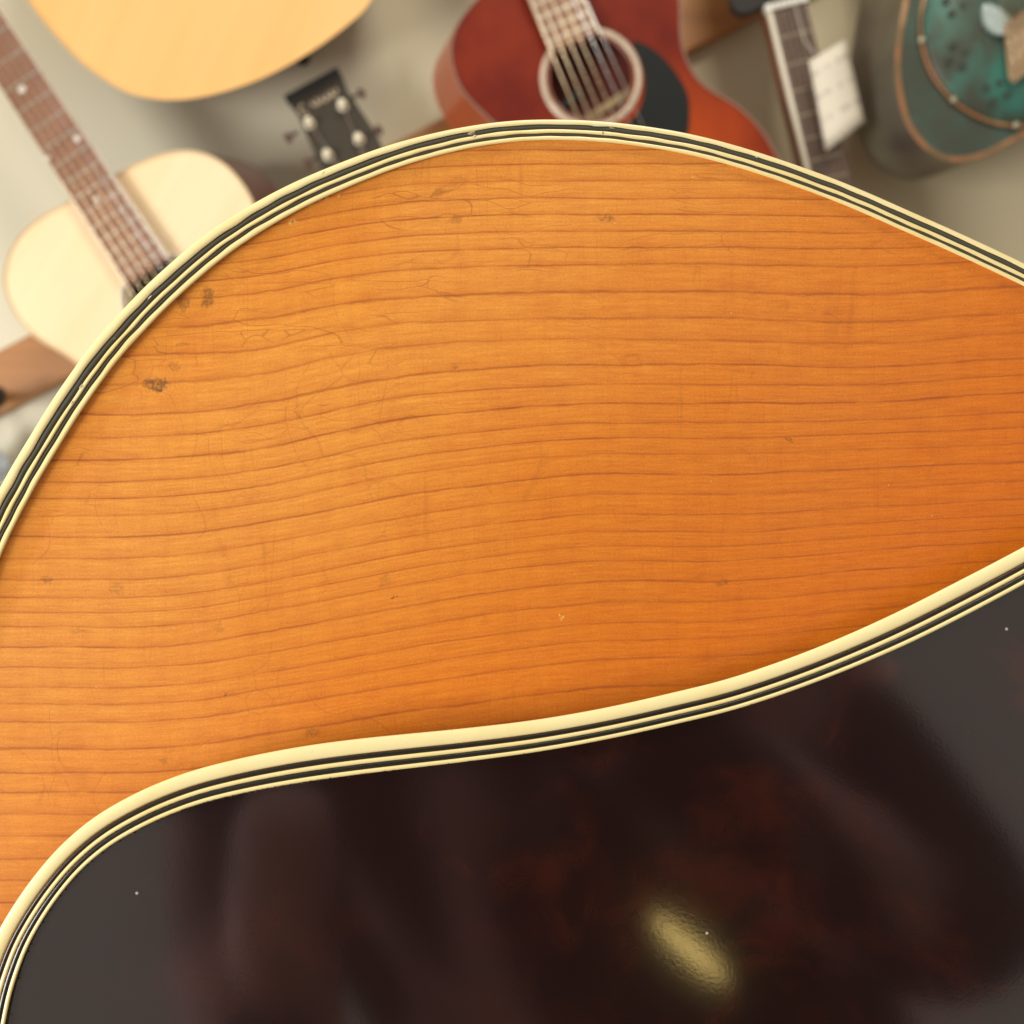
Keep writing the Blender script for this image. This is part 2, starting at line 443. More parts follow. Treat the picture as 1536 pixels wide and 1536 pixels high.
# crazed lacquer: long curving check lines, mostly across the grain
cr_c = n.vadd(n.comb(n.math('MULTIPLY', X, 1.25), n.math('MULTIPLY', Y, 0.62)), n.vscale(n.noise(xy, 0.45, 1, 0.4, color=True), 2.6))
cr = n.vor(cr_c, 1.0, 'DISTANCE_TO_EDGE').outputs['Distance']
crm = n.ss(n.noise(xy, 0.7, 2, 0.5), 0.44, 0.62)
crl = n.math('MULTIPLY', n.math('MULTIPLY', n.ss(cr, 0.0, 0.014, 1.0, 0.0), crm), n.ss(X, 5.0, 10.0, 1.0, 0.25))
base = n.mix(n.math('MULTIPLY', crl, 0.20), base, (0.30, 0.085, 0.015))
vb_c = n.vadd(n.comb(n.math('MULTIPLY', X, 1.9), n.math('MULTIPLY', Y, 0.10)), n.vscale(n.noise(xy, 0.5, 2, 0.5, color=True), 0.25))
vb = n.vor(vb_c, 1.0, 'DISTANCE_TO_EDGE').outputs['Distance']
vbl = n.math('MULTIPLY', n.ss(vb, 0.0, 0.02, 1.0, 0.0), n.ss(n.noise(xy, 0.9, 2, 0.5), 0.5, 0.66))
base = n.mix(n.math('MULTIPLY', vbl, 0.18), base, (0.34, 0.09, 0.018))
# dings with a shape of their own
dents = [(2.35, 5.78, 0.21, 0.12, 1.0), (2.62, 5.50, 0.13, 0.06, 0.45), (2.75, 4.56, 0.10, 0.16, 0.6), (3.12, 4.47, 0.11, 0.19, 0.75), (0.70, 8.70, 0.10, 0.07, 0.6),
         (5.90, 8.95, 0.065, 0.022, 1.0), (11.85, 6.60, 0.08, 0.04, 0.6), (10.82, 8.75, 0.12, 0.05, 0.5), (9.10, 3.27, 0.17, 0.06, 0.6), (4.70, 10.98, 0.14, 0.08, 0.45),
         (2.45, 11.42, 0.09, 0.06, 0.4), (5.78, 8.72, 0.11, 0.13, 0.3), (1.75, 8.83, 0.12, 0.09, 0.35), (6.79, 5.49, 0.06, 0.05, 0.45), (1.15, 9.45, 0.13, 0.06, 0.3),
         (3.39, 10.42, 0.03, 0.03, 0.9), (3.3, 9.42, 0.10, 0.08, 0.3)]
tw = n.vadd(xy, n.vscale(n.vadd(n.noise(xy, 9.0, 3, 0.6, color=True), (0.5, 0.5, 0.5), 'SUBTRACT'), 0.22))
acc = None
for (a, b, ra, rb, k) in dents:
    mp = n.new('ShaderNodeVectorMath'); mp.operation = 'SUBTRACT'; n.put(mp.inputs[0], tw); mp.inputs[1].default_value = (a, b, 0)
    sx_ = n.new('ShaderNodeVectorMath'); sx_.operation = 'MULTIPLY'; n.put(sx_.inputs[0], mp.outputs[0]); sx_.inputs[1].default_value = (1 / ra, 1 / rb, 0)
    ln = n.new('ShaderNodeVectorMath'); ln.operation = 'LENGTH'; n.put(ln.inputs[0], sx_.outputs[0])
    mk = n.math('MULTIPLY', n.ss(ln.outputs['Value'], 0.55, 1.15, 1.0, 0.0), k)
    acc = mk if acc is None else n.math('MAXIMUM', acc, mk)
dn = n.noise(xy, 16.0, 4, 0.7)
dk = n.math('MULTIPLY', acc, n.ss(dn, 0.36, 0.60, 0.25, 1.0))
base = n.mix(n.math('MULTIPLY', dk, 0.85), base, (0.14, 0.062, 0.022))
chip = None
for (a, b, ra, rb) in ((4.42, 3.12, 0.34, 0.055), (4.85, 2.96, 0.42, 0.055), (4.38, 3.34, 0.10, 0.04), (8.43, 9.25, 0.035, 0.025)):
    mp = n.vadd(tw, (a, b, 0), 'SUBTRACT')
    mr = n.new('ShaderNodeMapping'); n.put(mr.inputs[0], mp); mr.inputs['Rotation'].default_value = (0, 0, math.radians(24 if a < 6 else 8)); 
    sx_ = n.vadd(mr.outputs[0], (1 / ra, 1 / rb, 0), 'MULTIPLY')
    ln = n.new('ShaderNodeVectorMath'); ln.operation = 'LENGTH'; n.put(ln.inputs[0], sx_)
    mk = n.ss(ln.outputs['Value'], 0.5, 1.1, 1.0, 0.0)
    chip = mk if chip is None else n.math('MAXIMUM', chip, mk)
base = n.mix(n.math('MULTIPLY', n.math('MULTIPLY', chip, n.ss(dn, 0.42, 0.58)), 0.75), base, (0.92, 0.62, 0.20))
speck = n.vor(xy, 2.3).outputs['Distance']
spk = n.ss(speck, 0.012, 0.022, 1.0, 0.0)
base = n.mix(n.math('MULTIPLY', spk, 0.7), base, (0.93, 0.78, 0.5))
h = n.math('SUBTRACT', n.math('MULTIPLY', n.noise(xy, 3.0, 3, 0.5), 0.4), n.math('MULTIPLY', lw, 0.10))
h = n.math('SUBTRACT', h, n.math('MULTIPLY', n.math('MAXIMUM', crl, wl), 0.10))
h = n.math('SUBTRACT', h, n.math('MULTIPLY', acc, 0.5))
nb = n.bump(h, 0.22, 0.0006)
n.out(base, 0.48, nb, 0.40, 0.24, 0.0, 1.45, 0.25)
n.put(n.b.inputs['Coat Normal'], nb)
SPRUCE = n.m
me.materials.append(SPRUCE)
sb = bpy.data.objects.new('soundboard', me); COL.objects.link(sb); sb.parent = G.o

def plastic(name, c, dirt, rough=0.32, amount=0.35):
    n = N(name); v = n.obj()
    a = n.noise(v, 900.0, 3, 0.6); b = n.noise(v, 90.0, 3, 0.55); e = n.noise(v, 420.0, 4, 0.7)
    col = n.mix(n.ss(b, 0.45, 0.75, 0.0, amount), (*c, 1), (c[0] * 0.93, c[1] * 0.84, c[2] * 0.62, 1))
    col = n.mix(n.ss(e, 0.66, 0.78, 0.0, 0.8), col, (*dirt, 1))
    return n.out(col, n.math('ADD', rough, n.math('MULTIPLY', n.math('SUBTRACT', a, 0.5), 0.25)), n.bump(b, 0.18, 0.0003), 0.3, 0.15)
CREAM = plastic('aged_cream_celluloid', (0.97, 0.85, 0.46), (0.55, 0.38, 0.13), 0.30, 0.35)
CREAM2 = plastic('aged_cream_purfling', (0.93, 0.79, 0.39), (0.40, 0.26, 0.09), 0.34, 0.5)
BLACKP = plastic('black_purfling', (0.068, 0.066, 0.050), (0.22, 0.20, 0.15), 0.32, 0.2)  # base lifted from black to grey to stand in for reflected light
BLACKG = plastic('black_pickguard_ply', (0.014, 0.013, 0.010), (0.05, 0.045, 0.03), 0.30, 0.2)

flat = lambda x, y: D0
order = [('outer_binding', CREAM, 0.0009), ('black_purfling', BLACKP, 0.0007), ('cream_purfling', CREAM2, 0.0008),
         ('black_purfling', BLACKP, 0.0006), ('cream_purfling', CREAM2, 0.0007)]
for i, (nm, m_, lf) in enumerate(order):
    gap = 0.005
    f0 = FR[i] + (gap if i else 0); f1 = FR[i + 1] - gap
    if i == 0:
        # the outermost layer wraps over the corner and down the side
        ob = ribbon(nm, G, outer, inner, f0, f1, flat, lf, 0.0022, m_, G.o, True)
    else:
        ob = ribbon(nm, G, outer, inner, f0, f1, flat, lf, 0.0012, m_, G.o, True)
    if i: ob['label'] = ['', 'wide black line beside the outermost cream edge', 'middle cream line between the two black lines', 'thin inner black line of the edge binding', 'innermost cream line touching the orange wood'][i]

# nicks knocked into the rim
NICK = simple('bruised_rim', (0.34, 0.27, 0.15), 0.5, 0.5, 900)
NICKW = simple('scraped_rim', (0.62, 0.62, 0.54), 0.5, 0.4, 900)
for (x, y, rx_, ry_, an_, mt_) in ((708, 199, 7, 3.2, -8, NICK), (712, 204, 4, 2.2, -8, NICKW), (897, 189, 13, 0.9, 3, NICKW), (918, 192, 6, 0.8, 5, NICKW), (484, 259, 8, 2.2, -27, CREAM),
                                 (121, 580, 4, 1.6, -58, NICKW), (108, 603, 3, 1.3, -58, NICKW), (225, 446, 4, 1.2, -45, NICKW), (1135, 236, 2.5, 1.0, 18, NICKW), (904, 199.5, 1.2, 3.0, 0, NICK)):
    ca, sa = math.cos(math.radians(an_)), math.sin(math.radians(an_)); pv = [G.loc(x, y, D0 - 0.00105)]
    for k in range(11):
        a_ = 2 * math.pi * k / 11; q_ = random.uniform(0.6, 1.15)
        pv.append(G.loc(x + ca * rx_ * q_ * math.cos(a_) - sa * ry_ * q_ * math.sin(a_), y + sa * rx_ * q_ * math.cos(a_) + ca * ry_ * q_ * math.sin(a_), D0 - 0.00078))
    mesh_obj('nick', pv, [(0, 1 + k, 1 + (k + 1) % 11) for k in range(11)], mt_, G.o, False)

# sides and back of the body
vs = []; fs = []
lev = [(2.0, -0.0006), (2.5, -0.003), (2.5, -0.040), (2.5, -0.078), (6.0, -0.082)]
for i in range(0, NB):
    for off, z in lev:
        p_ = outer[i] + nrm[i] * off
        v = G.loc(p_[0], p_[1], D0); v.z += z; vs.append(v)
m_ = len(lev)
for i in range(NB):
    j = (i + 1) % NB
    for k in range(m_ - 1): fs.append((i * m_ + k, i * m_ + k + 1, j * m_ + k + 1, j * m_ + k))
MAPLE = simple('brown_maple_side', (0.30, 0.12, 0.04), 0.3, 0.3, 25, 0, 0.5)
fix_normals(mesh_obj('body_side', vs, fs, MAPLE, G.o, True))
bk = [G.loc(*(outer[i] + nrm[i] * 6), D0) + Vector((0, 0, -0.082)) for i in range(0, NB, 3)]
fix_normals(mesh_obj('back_plate', bk, [tuple(range(len(bk)))], MAPLE, G.o))

# ------------------------------------------------------------------ pickguard
po = [(-90, 1830), (-60, 1640), (-40, 1500), (-18, 1430), (0, 1391), (17.6, 1362), (45, 1322), (88, 1271), (140.7, 1226), (201, 1191), (251, 1169), (301.5, 1152), (378, 1133.5),
      (456, 1119), (534, 1108.5), (612.5, 1100.5), (700, 1092), (804, 1079.5), (908, 1061.5), (1012.5, 1038), (1100, 1015.7), (1213.5, 976), (1327, 927), (1440.6, 870),
      (1536, 820), (1660, 752), (1820, 670), (2050, 575), (2400, 470)]
pin = [(-42, 1830), (-20, 1680), (-2, 1600), (12.6, 1522), (21, 1485), (33, 1446), (62.8, 1379), (100.5, 1325), (151, 1280), (213.6, 1242), (276, 1213), (326.6, 1198), (386, 1185.5),
       (482, 1170.5), (586.5, 1156), (700, 1142.5), (804, 1128), (908, 1109.6), (1012.5, 1086), (1100, 1066), (1213.5, 1027), (1327, 981.5), (1440.6, 929),
       (1536, 876.6), (1680, 795), (1840, 712), (2070, 615), (2420, 510)]
PO = relax(resample(catmull(po, False, 6), 8.0, False), 10, False)
PI0 = relax(resample(catmull(pin, False, 6), 8.0, False), 10, False)
tg = np.gradient(PO, axis=0); tg /= np.linalg.norm(tg, axis=1)[:, None]
nn = np.stack([-tg[:, 1], tg[:, 0]], 1)
if nn[len(nn) // 2][1] < 0: nn = -nn
pw = seg_dist(PO, np.vstack([PI0, PI0[::-1]]))
pw = np.convolve(np.pad(pw, 15, mode='edge'), np.ones(31) / 31, 'valid')
PI = PO + nn * pw[:, None]
def pg_depth(x, y): return D0 - 0.0078 - 0.0066 * (x / 1536.0) - 0.004 * ((y - 900) / 700)
# tortoise plate on a regular grid, slightly buckled, its ragged rim tucked under the inner line
far_ = np.array([[2420, 1960], [-42, 1960]], float)
ppoly = np.vstack([PI - nn * 18.0, far_])
px_ = np.concatenate([np.arange(-48, 1572, 5), np.arange(1572, 2420, 16)]).astype(float)
py_ = np.concatenate([np.arange(520, 820, 16), np.arange(820, 1580, 5), np.arange(1580, 1960, 16)]).astype(float)
AX, AY = np.meshgrid(px_, py_); pp = np.stack([AX.ravel(), AY.ravel()], 1)
pin_ = inside(pp, ppoly)
pidx = -np.ones(len(pp), int); pidx[pin_] = np.arange(pin_.sum()); PIX = pidx.reshape(len(py_), len(px_))
faces = np.stack([PIX[1:, :-1], PIX[1:, 1:], PIX[:-1, 1:], PIX[:-1, :-1]], -1).reshape(-1, 4)
faces = faces[(faces >= 0).all(1)].tolist()
verts = []
for x, y in pp[pin_]:
    dz = 0.0003 * math.sin(x / 260.0 + 0.8) * math.cos(y / 210.0)
    verts.append(G.loc(x, y, pg_depth(x, y) - dz))

n = N('dark_tortoiseshell')
v = n.obj()
warp = n.vadd(v, n.vscale(n.noise(v, 14.0, 3, 0.6, color=True), 0.05))
a = n.noise(n.scale(warp, (1, 1.6, 1)), 30.0, 5, 0.6)
b = n.noise(v, 11.0, 3, 0.5)
f = n.math('MULTIPLY', n.math('MULTIPLY', n.ss(a, 0.46, 0.78), n.ss(b, 0.34, 0.62)), 0.6)
col = n.mix(f, (0.012, 0.0040, 0.0040), (0.075, 0.013, 0.006))
col = n.mix(n.ss(n.noise(warp, 60.0, 3, 0.6), 0.62, 0.85, 0.0, 0.16), col, (0.16, 0.025, 0.010))
dust = n.vor(v, 150.0); dm = n.ss(dust.outputs['Distance'], 0.025, 0.055, 1.0, 0.0)
dr = n.math('GREATER_THAN', n.sep(dust.outputs['Color'])[0], 0.72)
dust2 = n.math('MULTIPLY', dm, dr)
sc_c = n.vadd(n.scale(v, (75, 12, 1), 0.5), n.vscale(n.noise(v, 20, 2, 0.5, color=True), 1.0))
scr = n.math('MULTIPLY', n.ss(n.vor(sc_c, 1.0, 'DISTANCE_TO_EDGE').outputs['Distance'], 0.0, 0.010, 1.0, 0.0), n.ss(n.noise(v, 26, 2), 0.56, 0.66))
col = n.mix(n.math('MULTIPLY', dust2, 0.8), col, (0.55, 0.52, 0.5))
hb = n.math('ADD', n.math('MULTIPLY', n.noise(v, 1700.0, 2, 0.6), 0.24), n.noise(v, 34.0, 2, 0.5))
nb = n.bump(hb, 0.035, 0.0004)
n.out(col, n.math('ADD', 0.26, n.math('MULTIPLY', n.noise(v, 45, 3), 0.10)), nb, 1.0, 0.085, 0.0, 1.45, 0.22)
n.put(n.b.inputs['Coat Normal'], nb)
n.b.inputs['Coat IOR'].default_value = 1.72
TORT = n.m
pg = mesh_obj('pickguard', verts, faces, TORT, G.o, True)
PF = [0.0, 0.435, 0.58, 0.72, 0.865, 1.0]
lays = [('pickguard_binding', CREAM, 0.0012), ('black_binding_line', BLACKG, 0.0009), ('cream_binding_line', CREAM2, 0.00095), ('black_binding_line', BLACKG, 0.0009), ('cream_binding_line', CREAM2, 0.0010)]
for i, (nm, m_, lf) in enumerate(lays):
    A_ = PO[:, :]; B_ = PI[:, :]
    ob = ribbon(nm, G, A_, B_, PF[i] + (0.003 if i else 0), PF[i + 1] - 0.003, pg_depth, lf, 0.0035 if i == 0 else 0.0016, m_, pg, False)
    if i in (1, 3): ob['label'] = 'black line nearer the orange wood' if i == 1 else 'black line nearer the dark pickguard'
    if i in (2, 4): ob['label'] = 'cream line between the two black lines' if i == 2 else 'cream line touching the dark plate, grimy along its edge'
# grime lying in the corner of the inner line
DIRT = simple('brown_grime', (0.10, 0.06, 0.02), 0.7, 0.5, 600)
dv = []; df = []
for _ in range(300):
    t = random.gauss(0.29, 0.045) if random.random() < .8 else random.uniform(0.1, 0.8)
    fi = max(0.0, min(0.98, t)) * (len(PI) - 1); i = int(fi); p_ = PI[i] * (1 - fi + i) + PI[i + 1] * (fi - i) + nn[i] * random.gauss(0.2, 0.8)
    r_ = random.uniform(0.3, 1.1); c0 = len(dv)
    for k in range(5):
        an = 2 * math.pi * k / 5 + random.random() * .5
        dv.append(G.loc(p_[0] + r_ * 1.8 * math.cos(an), p_[1] + r_ * .7 * math.sin(an), pg_depth(*p_) - 0.0008))
    dv.append(G.loc(p_[0], p_[1], pg_depth(*p_) - 0.0011))
    for k in range(5): df.append((c0 + k, c0 + (k + 1) % 5, c0 + 5))
ob = mesh_obj('grime', dv, df, DIRT, pg); ob['kind'] = 'stuff'

# ------------------------------------------------------------------ the wall behind
WALL_D = 1.37
n = N('painted_wall')
v = n.obj()
a = n.noise(v, 2.2, 3, 0.5); b = n.noise(v, 60, 4, 0.6)
col = n.mix(n.ss(a, 0.40, 0.60), (0.72, 0.69, 0.56), (0.60, 0.52, 0.345))
n.out(col, 0.75, n.bump(b, 0.2, 0.002))
WALLM = n.m
bm = bmesh.new()
bmesh.ops.create_cube(bm, size=1.0)
me = bpy.data.meshes.new('wall'); bm.to_mesh(me); bm.free(); me.materials.append(WALLM)
wall = bpy.data.objects.new('wall', me); COL.objects.link(wall)
wall.location = (0, WALL_D + 0.05, 1.4); wall.scale = (7, 0.1, 3.6); wall['kind'] = 'structure'; wall['label'] = 'beige painted shop wall'
n = N('shop_floor'); v = n.obj(); n.out(n.mix(n.noise(v, 5, 3), (0.22, 0.16, 0.11), (0.30, 0.22, 0.15)), 0.5)
bm = bmesh.new(); bmesh.ops.create_cube(bm, size=1.0)
me = bpy.data.meshes.new('floor'); bm.to_mesh(me); bm.free(); me.materials.append(n.m)
fl_ = bpy.data.objects.new('floor', me); COL.objects.link(fl_)
fl_.location = (0, WALL_D - 1.5, -0.26); fl_.scale = (7, 3.0, 0.1); fl_['kind'] = 'structure'

def woodmat(name, c1, c2, axis_deg, scl=1.0, rough=0.35, coat=0.4, contrast=1.0, streak=14.0, fine=220.0):
    """wood with its grain along a direction in the plane of the thing"""
    n = N(name); v = n.obj()
    r = n.new('ShaderNodeMapping'); n.put(r.inputs[0], v); r.inputs['Rotation'].default_value = (0, 0, math.radians(axis_deg))
    s1 = n.scale(r.outputs[0], (streak * scl, 1.2, 1.2)); s2 = n.scale(r.outputs[0], (fine * scl, 3.0, 3.0))
    a = n.noise(s1, 1.0, 3, 0.55); b = n.noise(s2, 1.0, 2, 0.5)
    col = n.mix(n.ss(a, 0.5 - 0.25 / contrast, 0.5 + 0.25 / contrast), (*c1, 1), (*c2, 1))
    mulv = n.math('ADD', 0.93, n.math('MULTIPLY', b, 0.14))
    col = n.mix(1.0, col, n.comb(mulv, mulv, mulv), 'MULTIPLY')
    return n.out(col, rough, n.bump(b, 0.08, 0.0005), coat, 0.15)

# wooden display rail screwed to the wall
RAILM = woodmat('rail_wood', (0.50, 0.235, 0.075), (0.38, 0.155, 0.045), 90 - 0, 1.0, 0.45, 0.1, 1.0, 30)
R_ = Root('wall_rail', 560, 290, WALL_D - 0.004, 'long orange-brown wooden rail running across the wall behind the hanging guitars', 'rail')
def railp(t, s):                                  # t along, s across, measured in the traced units
    ca, sa = math.cos(math.radians(27.7)), math.sin(math.radians(27.7))
    return (0 + ca * t + sa * s, 524 - sa * t + ca * s)
q_ = [railp(-900, 0), railp(2200, 0), railp(2200, 84), railp(-900, 84)]
plate('board', R_, q_, WALL_D - 0.020, 0.018, RAILM, bevel=0.003)
SCREWM = simple('dark_steel', (0.05, 0.05, 0.05), 0.35, 0.2, 100, 0.8)
for t in (-250, 330, 930, 1500):
    x, y = railp(t, 42); lathe('screw', R_, x, y, WALL_D - 0.020, [(0.004, -0.001), (0.004, 0.001), (0.002, 0.002)], SCREWM, 12)

S_ = Root('wall_screw', 455, 89, WALL_D, 'small dark screw head sticking out of the bare wall above the charcoal headstock', 'screw')
lathe('screw_head', S_, 455, 89, WALL_D, [(0.0035, 0.0), (0.0035, 0.012), (0.0065, 0.0125), (0.0065, 0.016), (0.003, 0.018)], SCREWM, 14)
lathe('wall_plug', S_, 455, 89, WALL_D, [(0.008, 0.0), (0.008, 0.002), (0.004, 0.003)], SCREWM, 14)

# ------------------------------------------------------------------ hanging guitars
GRP = 'guitars hanging on the shop wall'
class Frame:
    def __init__(s, ox, oy, deg):               # u runs from the neck down to the tail, n to the right
        a = math.radians(deg); s.o = (ox, oy); s.d = (math.sin(a), math.cos(a)); s.n = (math.cos(a), -math.sin(a)); s.deg = deg
    def __call__(s, u, n_): return (s.o[0] + s.d[0] * u + s.n[0] * n_, s.o[1] + s.d[1] * u + s.n[1] * n_)

def body(root, fr_, right, left, d, depth, top_m, side_m, bind_m, hole=None, hole_r=0, shift=(0, 0), bw=5.0, top_label=None, back_m=None):
    pl = [fr_(u, n_) for u, n_ in right] + [fr_(u, -n_) for u, n_ in left[::-1]]
    out = relax(resample(catmull(pl, True, 8), 9.0, True), 3, True)
    cx = out.mean(0)
    tg_ = np.roll(out, -1, 0) - np.roll(out, 1, 0); tg_ /= np.linalg.norm(tg_, axis=1)[:, None]
    nm_ = np.stack([-tg_[:, 1], tg_[:, 0]], 1)
    if ((cx - out) * nm_).sum() < 0: nm_ = -nm_
    inn = out + nm_ * bw
    holes = []
    if hole: holes = [circle(*fr_(*hole), hole_r, 44)]
    plate('top', root, [tuple(p) for p in (out + nm_ * (bw * 0.6))], d, 0.003, top_m, holes=holes)
    # side wall, closed by a back
    vs = []; fs = []; k_ = 5
    for i, p_ in enumerate(out):
        for j in range(k_):
            t = j / (k_ - 1)
            v = root.loc(p_[0], p_[1], d) + Vector((shift[0] * K * d * t, -shift[1] * K * d * t, -depth * t - 0.0005))
            vs.append(v)
    M = len(out)
    for i in range(M):
        for j in range(k_ - 1): fs.append((i * k_ + j, i * k_ + j + 1, ((i + 1) % M) * k_ + j + 1, ((i + 1) % M) * k_ + j))
    fix_normals(mesh_obj('body_side', vs, fs, side_m, root.o, True))
    fix_normals(mesh_obj('back_plate', [vs[i * k_ + k_ - 1] + Vector((0, 0, 0.001)) for i in range(M)], [tuple(range(M))], back_m or side_m, root.o))
    ribbon('binding', root, out, inn, 0.0, 1.0, lambda x, y: d, 0.0018, 0.0025, bind_m, root.o, True)
    return out

EBONY = simple('ebony', (0.022, 0.019, 0.018), 0.45, 0.3, 90, spec=0.25)
ROSE = woodmat('rosewood_board', (0.34, 0.175, 0.115), (0.25, 0.115, 0.07), 33, 1.0, 0.38, 0.25, 1.0, 40)
STEEL = simple('string_bronze', (0.78, 0.62, 0.42), 0.28, 0.1, 300, 0.85)
STEEL2 = simple('string_steel', (0.80, 0.80, 0.78), 0.25, 0.1, 300, 0.9)
FRETM = simple('fret_wire', (0.78, 0.74, 0.66), 0.25, 0.1, 300, 0.85)
PEARL = simple('pearl_dot', (0.92, 0.90, 0.84), 0.18, 0.08, 200, 0.0, 0.6)
IVORY = simple('ivory_binding', (0.80, 0.76, 0.64), 0.3, 0.08, 200, 0.0, 0.3)
HOLE_SHADE = simple('hole_shade', (0.035, 0.018, 0.012), 0.8, 0.3, 30)  # near-black colour stands in for the shade inside the bodies
BRACEM = simple('brace_wood', (0.34, 0.24, 0.12), 0.7, 0.2, 30)

def neck(root, fr_, u0, u1, w0, w1, d_top, n_off0, n_off1, board_m, fretpos, fret_d, nstr=6, str_u=None, spread0=0.8, spread1=None, dots=(), str_r=0.00055, str_h=0.004, bind=None, neck_m=None, fw=2.3):
    d = d_top - 0.010
    A = fr_(u0, n_off0); B = fr_(u1, n_off1)
    if neck_m: bar('neck', root, A, B, w0 * 0.94, w1 * 0.94, d + 0.003, 0.020, neck_m)
    bar('fingerboard', root, A, B, w0, w1, d - 0.003, 0.0145, board_m)
    at = lambda u: ((u - u0) / (u1 - u0))
    for u in fretpos:
        t = at(u); w_ = w0 + (w1 - w0) * t; no = n_off0 + (n_off1 - n_off0) * t
        a = fr_(u, no - w_ / 2 + 1); b = fr_(u, no + w_ / 2 - 1)
        bar('fret', root, a, b, fw, fw, d - 0.0042, 0.0015, FRETM)
    for (u, n_, r) in dots:
        lathe('inlay_dot', root, *fr_(u, n_), d - 0.0031, [(r * K * d, 0.0), (r * K * d * .95, 0.0005)], PEARL, 16)
    if bind:
        for sg in (-1, 1):
            a = fr_(u0, n_off0 + sg * w0 / 2); b = fr_(u1, n_off1 + sg * w1 / 2)
            bar('neck_binding', root, a, b, bind, bind, d - 0.0035, 0.0055, IVORY)
    if str_u:
        for k in range(nstr):
            f_ = (k / (nstr - 1) - 0.5)
            a0 = fr_(str_u[0], n_off0 + f_ * w0 * spread0); a1 = fr_(str_u[1], str_u[2] + f_ * (spread1 or w1 * 0.9))
            r_ = str_r * (1.35 - 0.13 * k)
            tube('string', root, [root.loc(*a0, d - str_h - 0.001), root.loc(*a1, d - str_h - 0.006)], r_, STEEL if k < 4 else STEEL2, n=6)

def fretline(u_end, first, n_, ratio=1.0595):
    out = []; u = u_end - first * .6; s_ = first
    for _ in range(n_): out.append(u); u -= s_; s_ *= ratio
    return out

# --- pale orange guitar, only its lower end in view (upper left)
TOPA = woodmat('honey_spruce', (0.90, 0.535, 0.215), (0.85, 0.475, 0.165), 23, 1.0, 0.38, 0.35, 0.8, 16)
SIDEA = simple('brown_side', (0.20, 0.10, 0.05), 0.35, 0.2, 30, 0, 0.3)
DA = 1.22
fa = Frame(390, 118, 23)
A_ = Root('acoustic_guitar', 300, 0, DA, 'honey coloured guitar at upper left, only its plain rounded lower end showing', 'guitar', GRP)
fa2 = lambda u, n_: fa(-u, n_)
profR = [(-1, 0), (6, 79), (22, 151), (42, 200), (84, 228), (129, 246), (190, 264), (250, 276), (330, 282), (420, 262), (520, 212), (600, 190), (680, 202), (770, 212), (850, 190), (895, 110), (905, 34)]
profL = [(6, 79), (24, 140), (56, 190), (90, 216), (129, 239), (190, 261), (250, 276), (330, 282), (420, 262), (520, 212), (600, 190), (680, 202), (770, 212), (850, 190), (895, 110), (905, 34)]
body(A_, fa2, profR, profL, DA, 0.09, TOPA, SIDEA, simple('thin_wood_edge', (0.72, 0.47, 0.2), 0.35, 0.1, 60), hole=(610, 0), hole_r=66, bw=2.5, shift=(-34, -62))
plate('hole_shade_disc', A_, circle(*fa2(610, 0), 95), DA + 0.06, 0.002, HOLE_SHADE)  # dark disc behind the soundhole, standing in for the shade inside
ring('rosette', A_, *fa2(610, 0), 70, 82, DA, 0.0007, EBONY)
bar('bridge', A_, fa2(330, -95), fa2(330, 95), 34, 34, DA - 0.008, 0.0078, ROSE)
neck(A_, fa2, 690, 1400, 72, 58, DA, 0, 0, ROSE, [690 + i * 28 for i in range(20)], 0, str_u=(1400, 332, 0), spread1=72, neck_m=SIDEA)

# --- pale yellow guitar at left
TOPB = woodmat('pale_spruce', (0.92, 0.76, 0.52), (0.90, 0.64, 0.37), 33.3, 1.0, 0.36, 0.45, 0.9, 12)
SIDEB = simple('mahogany_side', (0.13, 0.035, 0.025), 0.35, 0.25, 30, 0, 0.4)
DB = 1.21
fb = Frame(219.5, 405, 33.3)
B_ = Root('acoustic_guitar', 180, 400, DB, 'pale yellow guitar at left, dark rosewood neck crossing it, partly behind the near guitar', 'guitar', GRP)
rB = [(-152, 0), (-145, 36), (-144, 71), (-131, 123), (-111, 158), (-77, 183), (-35, 192), (6, 190), (60, 172), (130, 156), (220, 164), (330, 215), (430, 245), (530, 235), (610, 170), (645, 70), (650, 0)]
lB = [(-151, 44), (-155, 89), (-148, 135), (-122, 176), (-88, 197), (-44, 203), (0, 192), (52, 167), (130, 152), (220, 164), (330, 215), (430, 245), (530, 235), (610, 170), (645, 70)]
body(B_, fb, rB, lB, DB, 0.085, TOPB, SIDEB, simple('pale_edge', (0.70, 0.55, 0.32), 0.35, 0.1, 60), hole=(52, 0), hole_r=54, shift=(26, -26), bw=2.5)
plate('hole_shade_disc', B_, circle(*fb(52, 0), 70), DB + 0.05, 0.002, HOLE_SHADE)  # shade of the hollow body put into a dark disc
ring('rosette', B_, *fb(52, 0), 58, 62, DB, 0.0006, EBONY)
ring('rosette', B_, *fb(52, 0), 64, 69, DB, 0.0006, IVORY)
neck(B_, fb, -620, 2, 60, 76, DB, -2, 0, ROSE, fretline(0, 19.5, 17), 0, str_u=(-620, 380, 0), spread0=0.84, spread1=84,
     dots=[(-222, 21, 5.2), (-222, -32, 4.4), (-329, -7, 6.0), (-130, -4, 3.5), (-424, -5, 5.0)], bind=2.2, neck_m=SIDEB, str_r=0.00062)
bar('bridge', B_, fb(380, -90), fb(380, 90), 32, 32, DB - 0.008, 0.0078, ROSE)
plate('pickguard', B_, [tuple(p) for p in catmull([fb(30, 68), fb(70, 72), fb(110, 52), fb(150, 90), fb(120, 130), (fb(60, 118))], True, 8)], DB - 0.0006, 0.0005,
      simple('dark_tortoise_sheet', (0.06, 0.02, 0.012), 0.2, 0.4, 40, 0, 0.6))

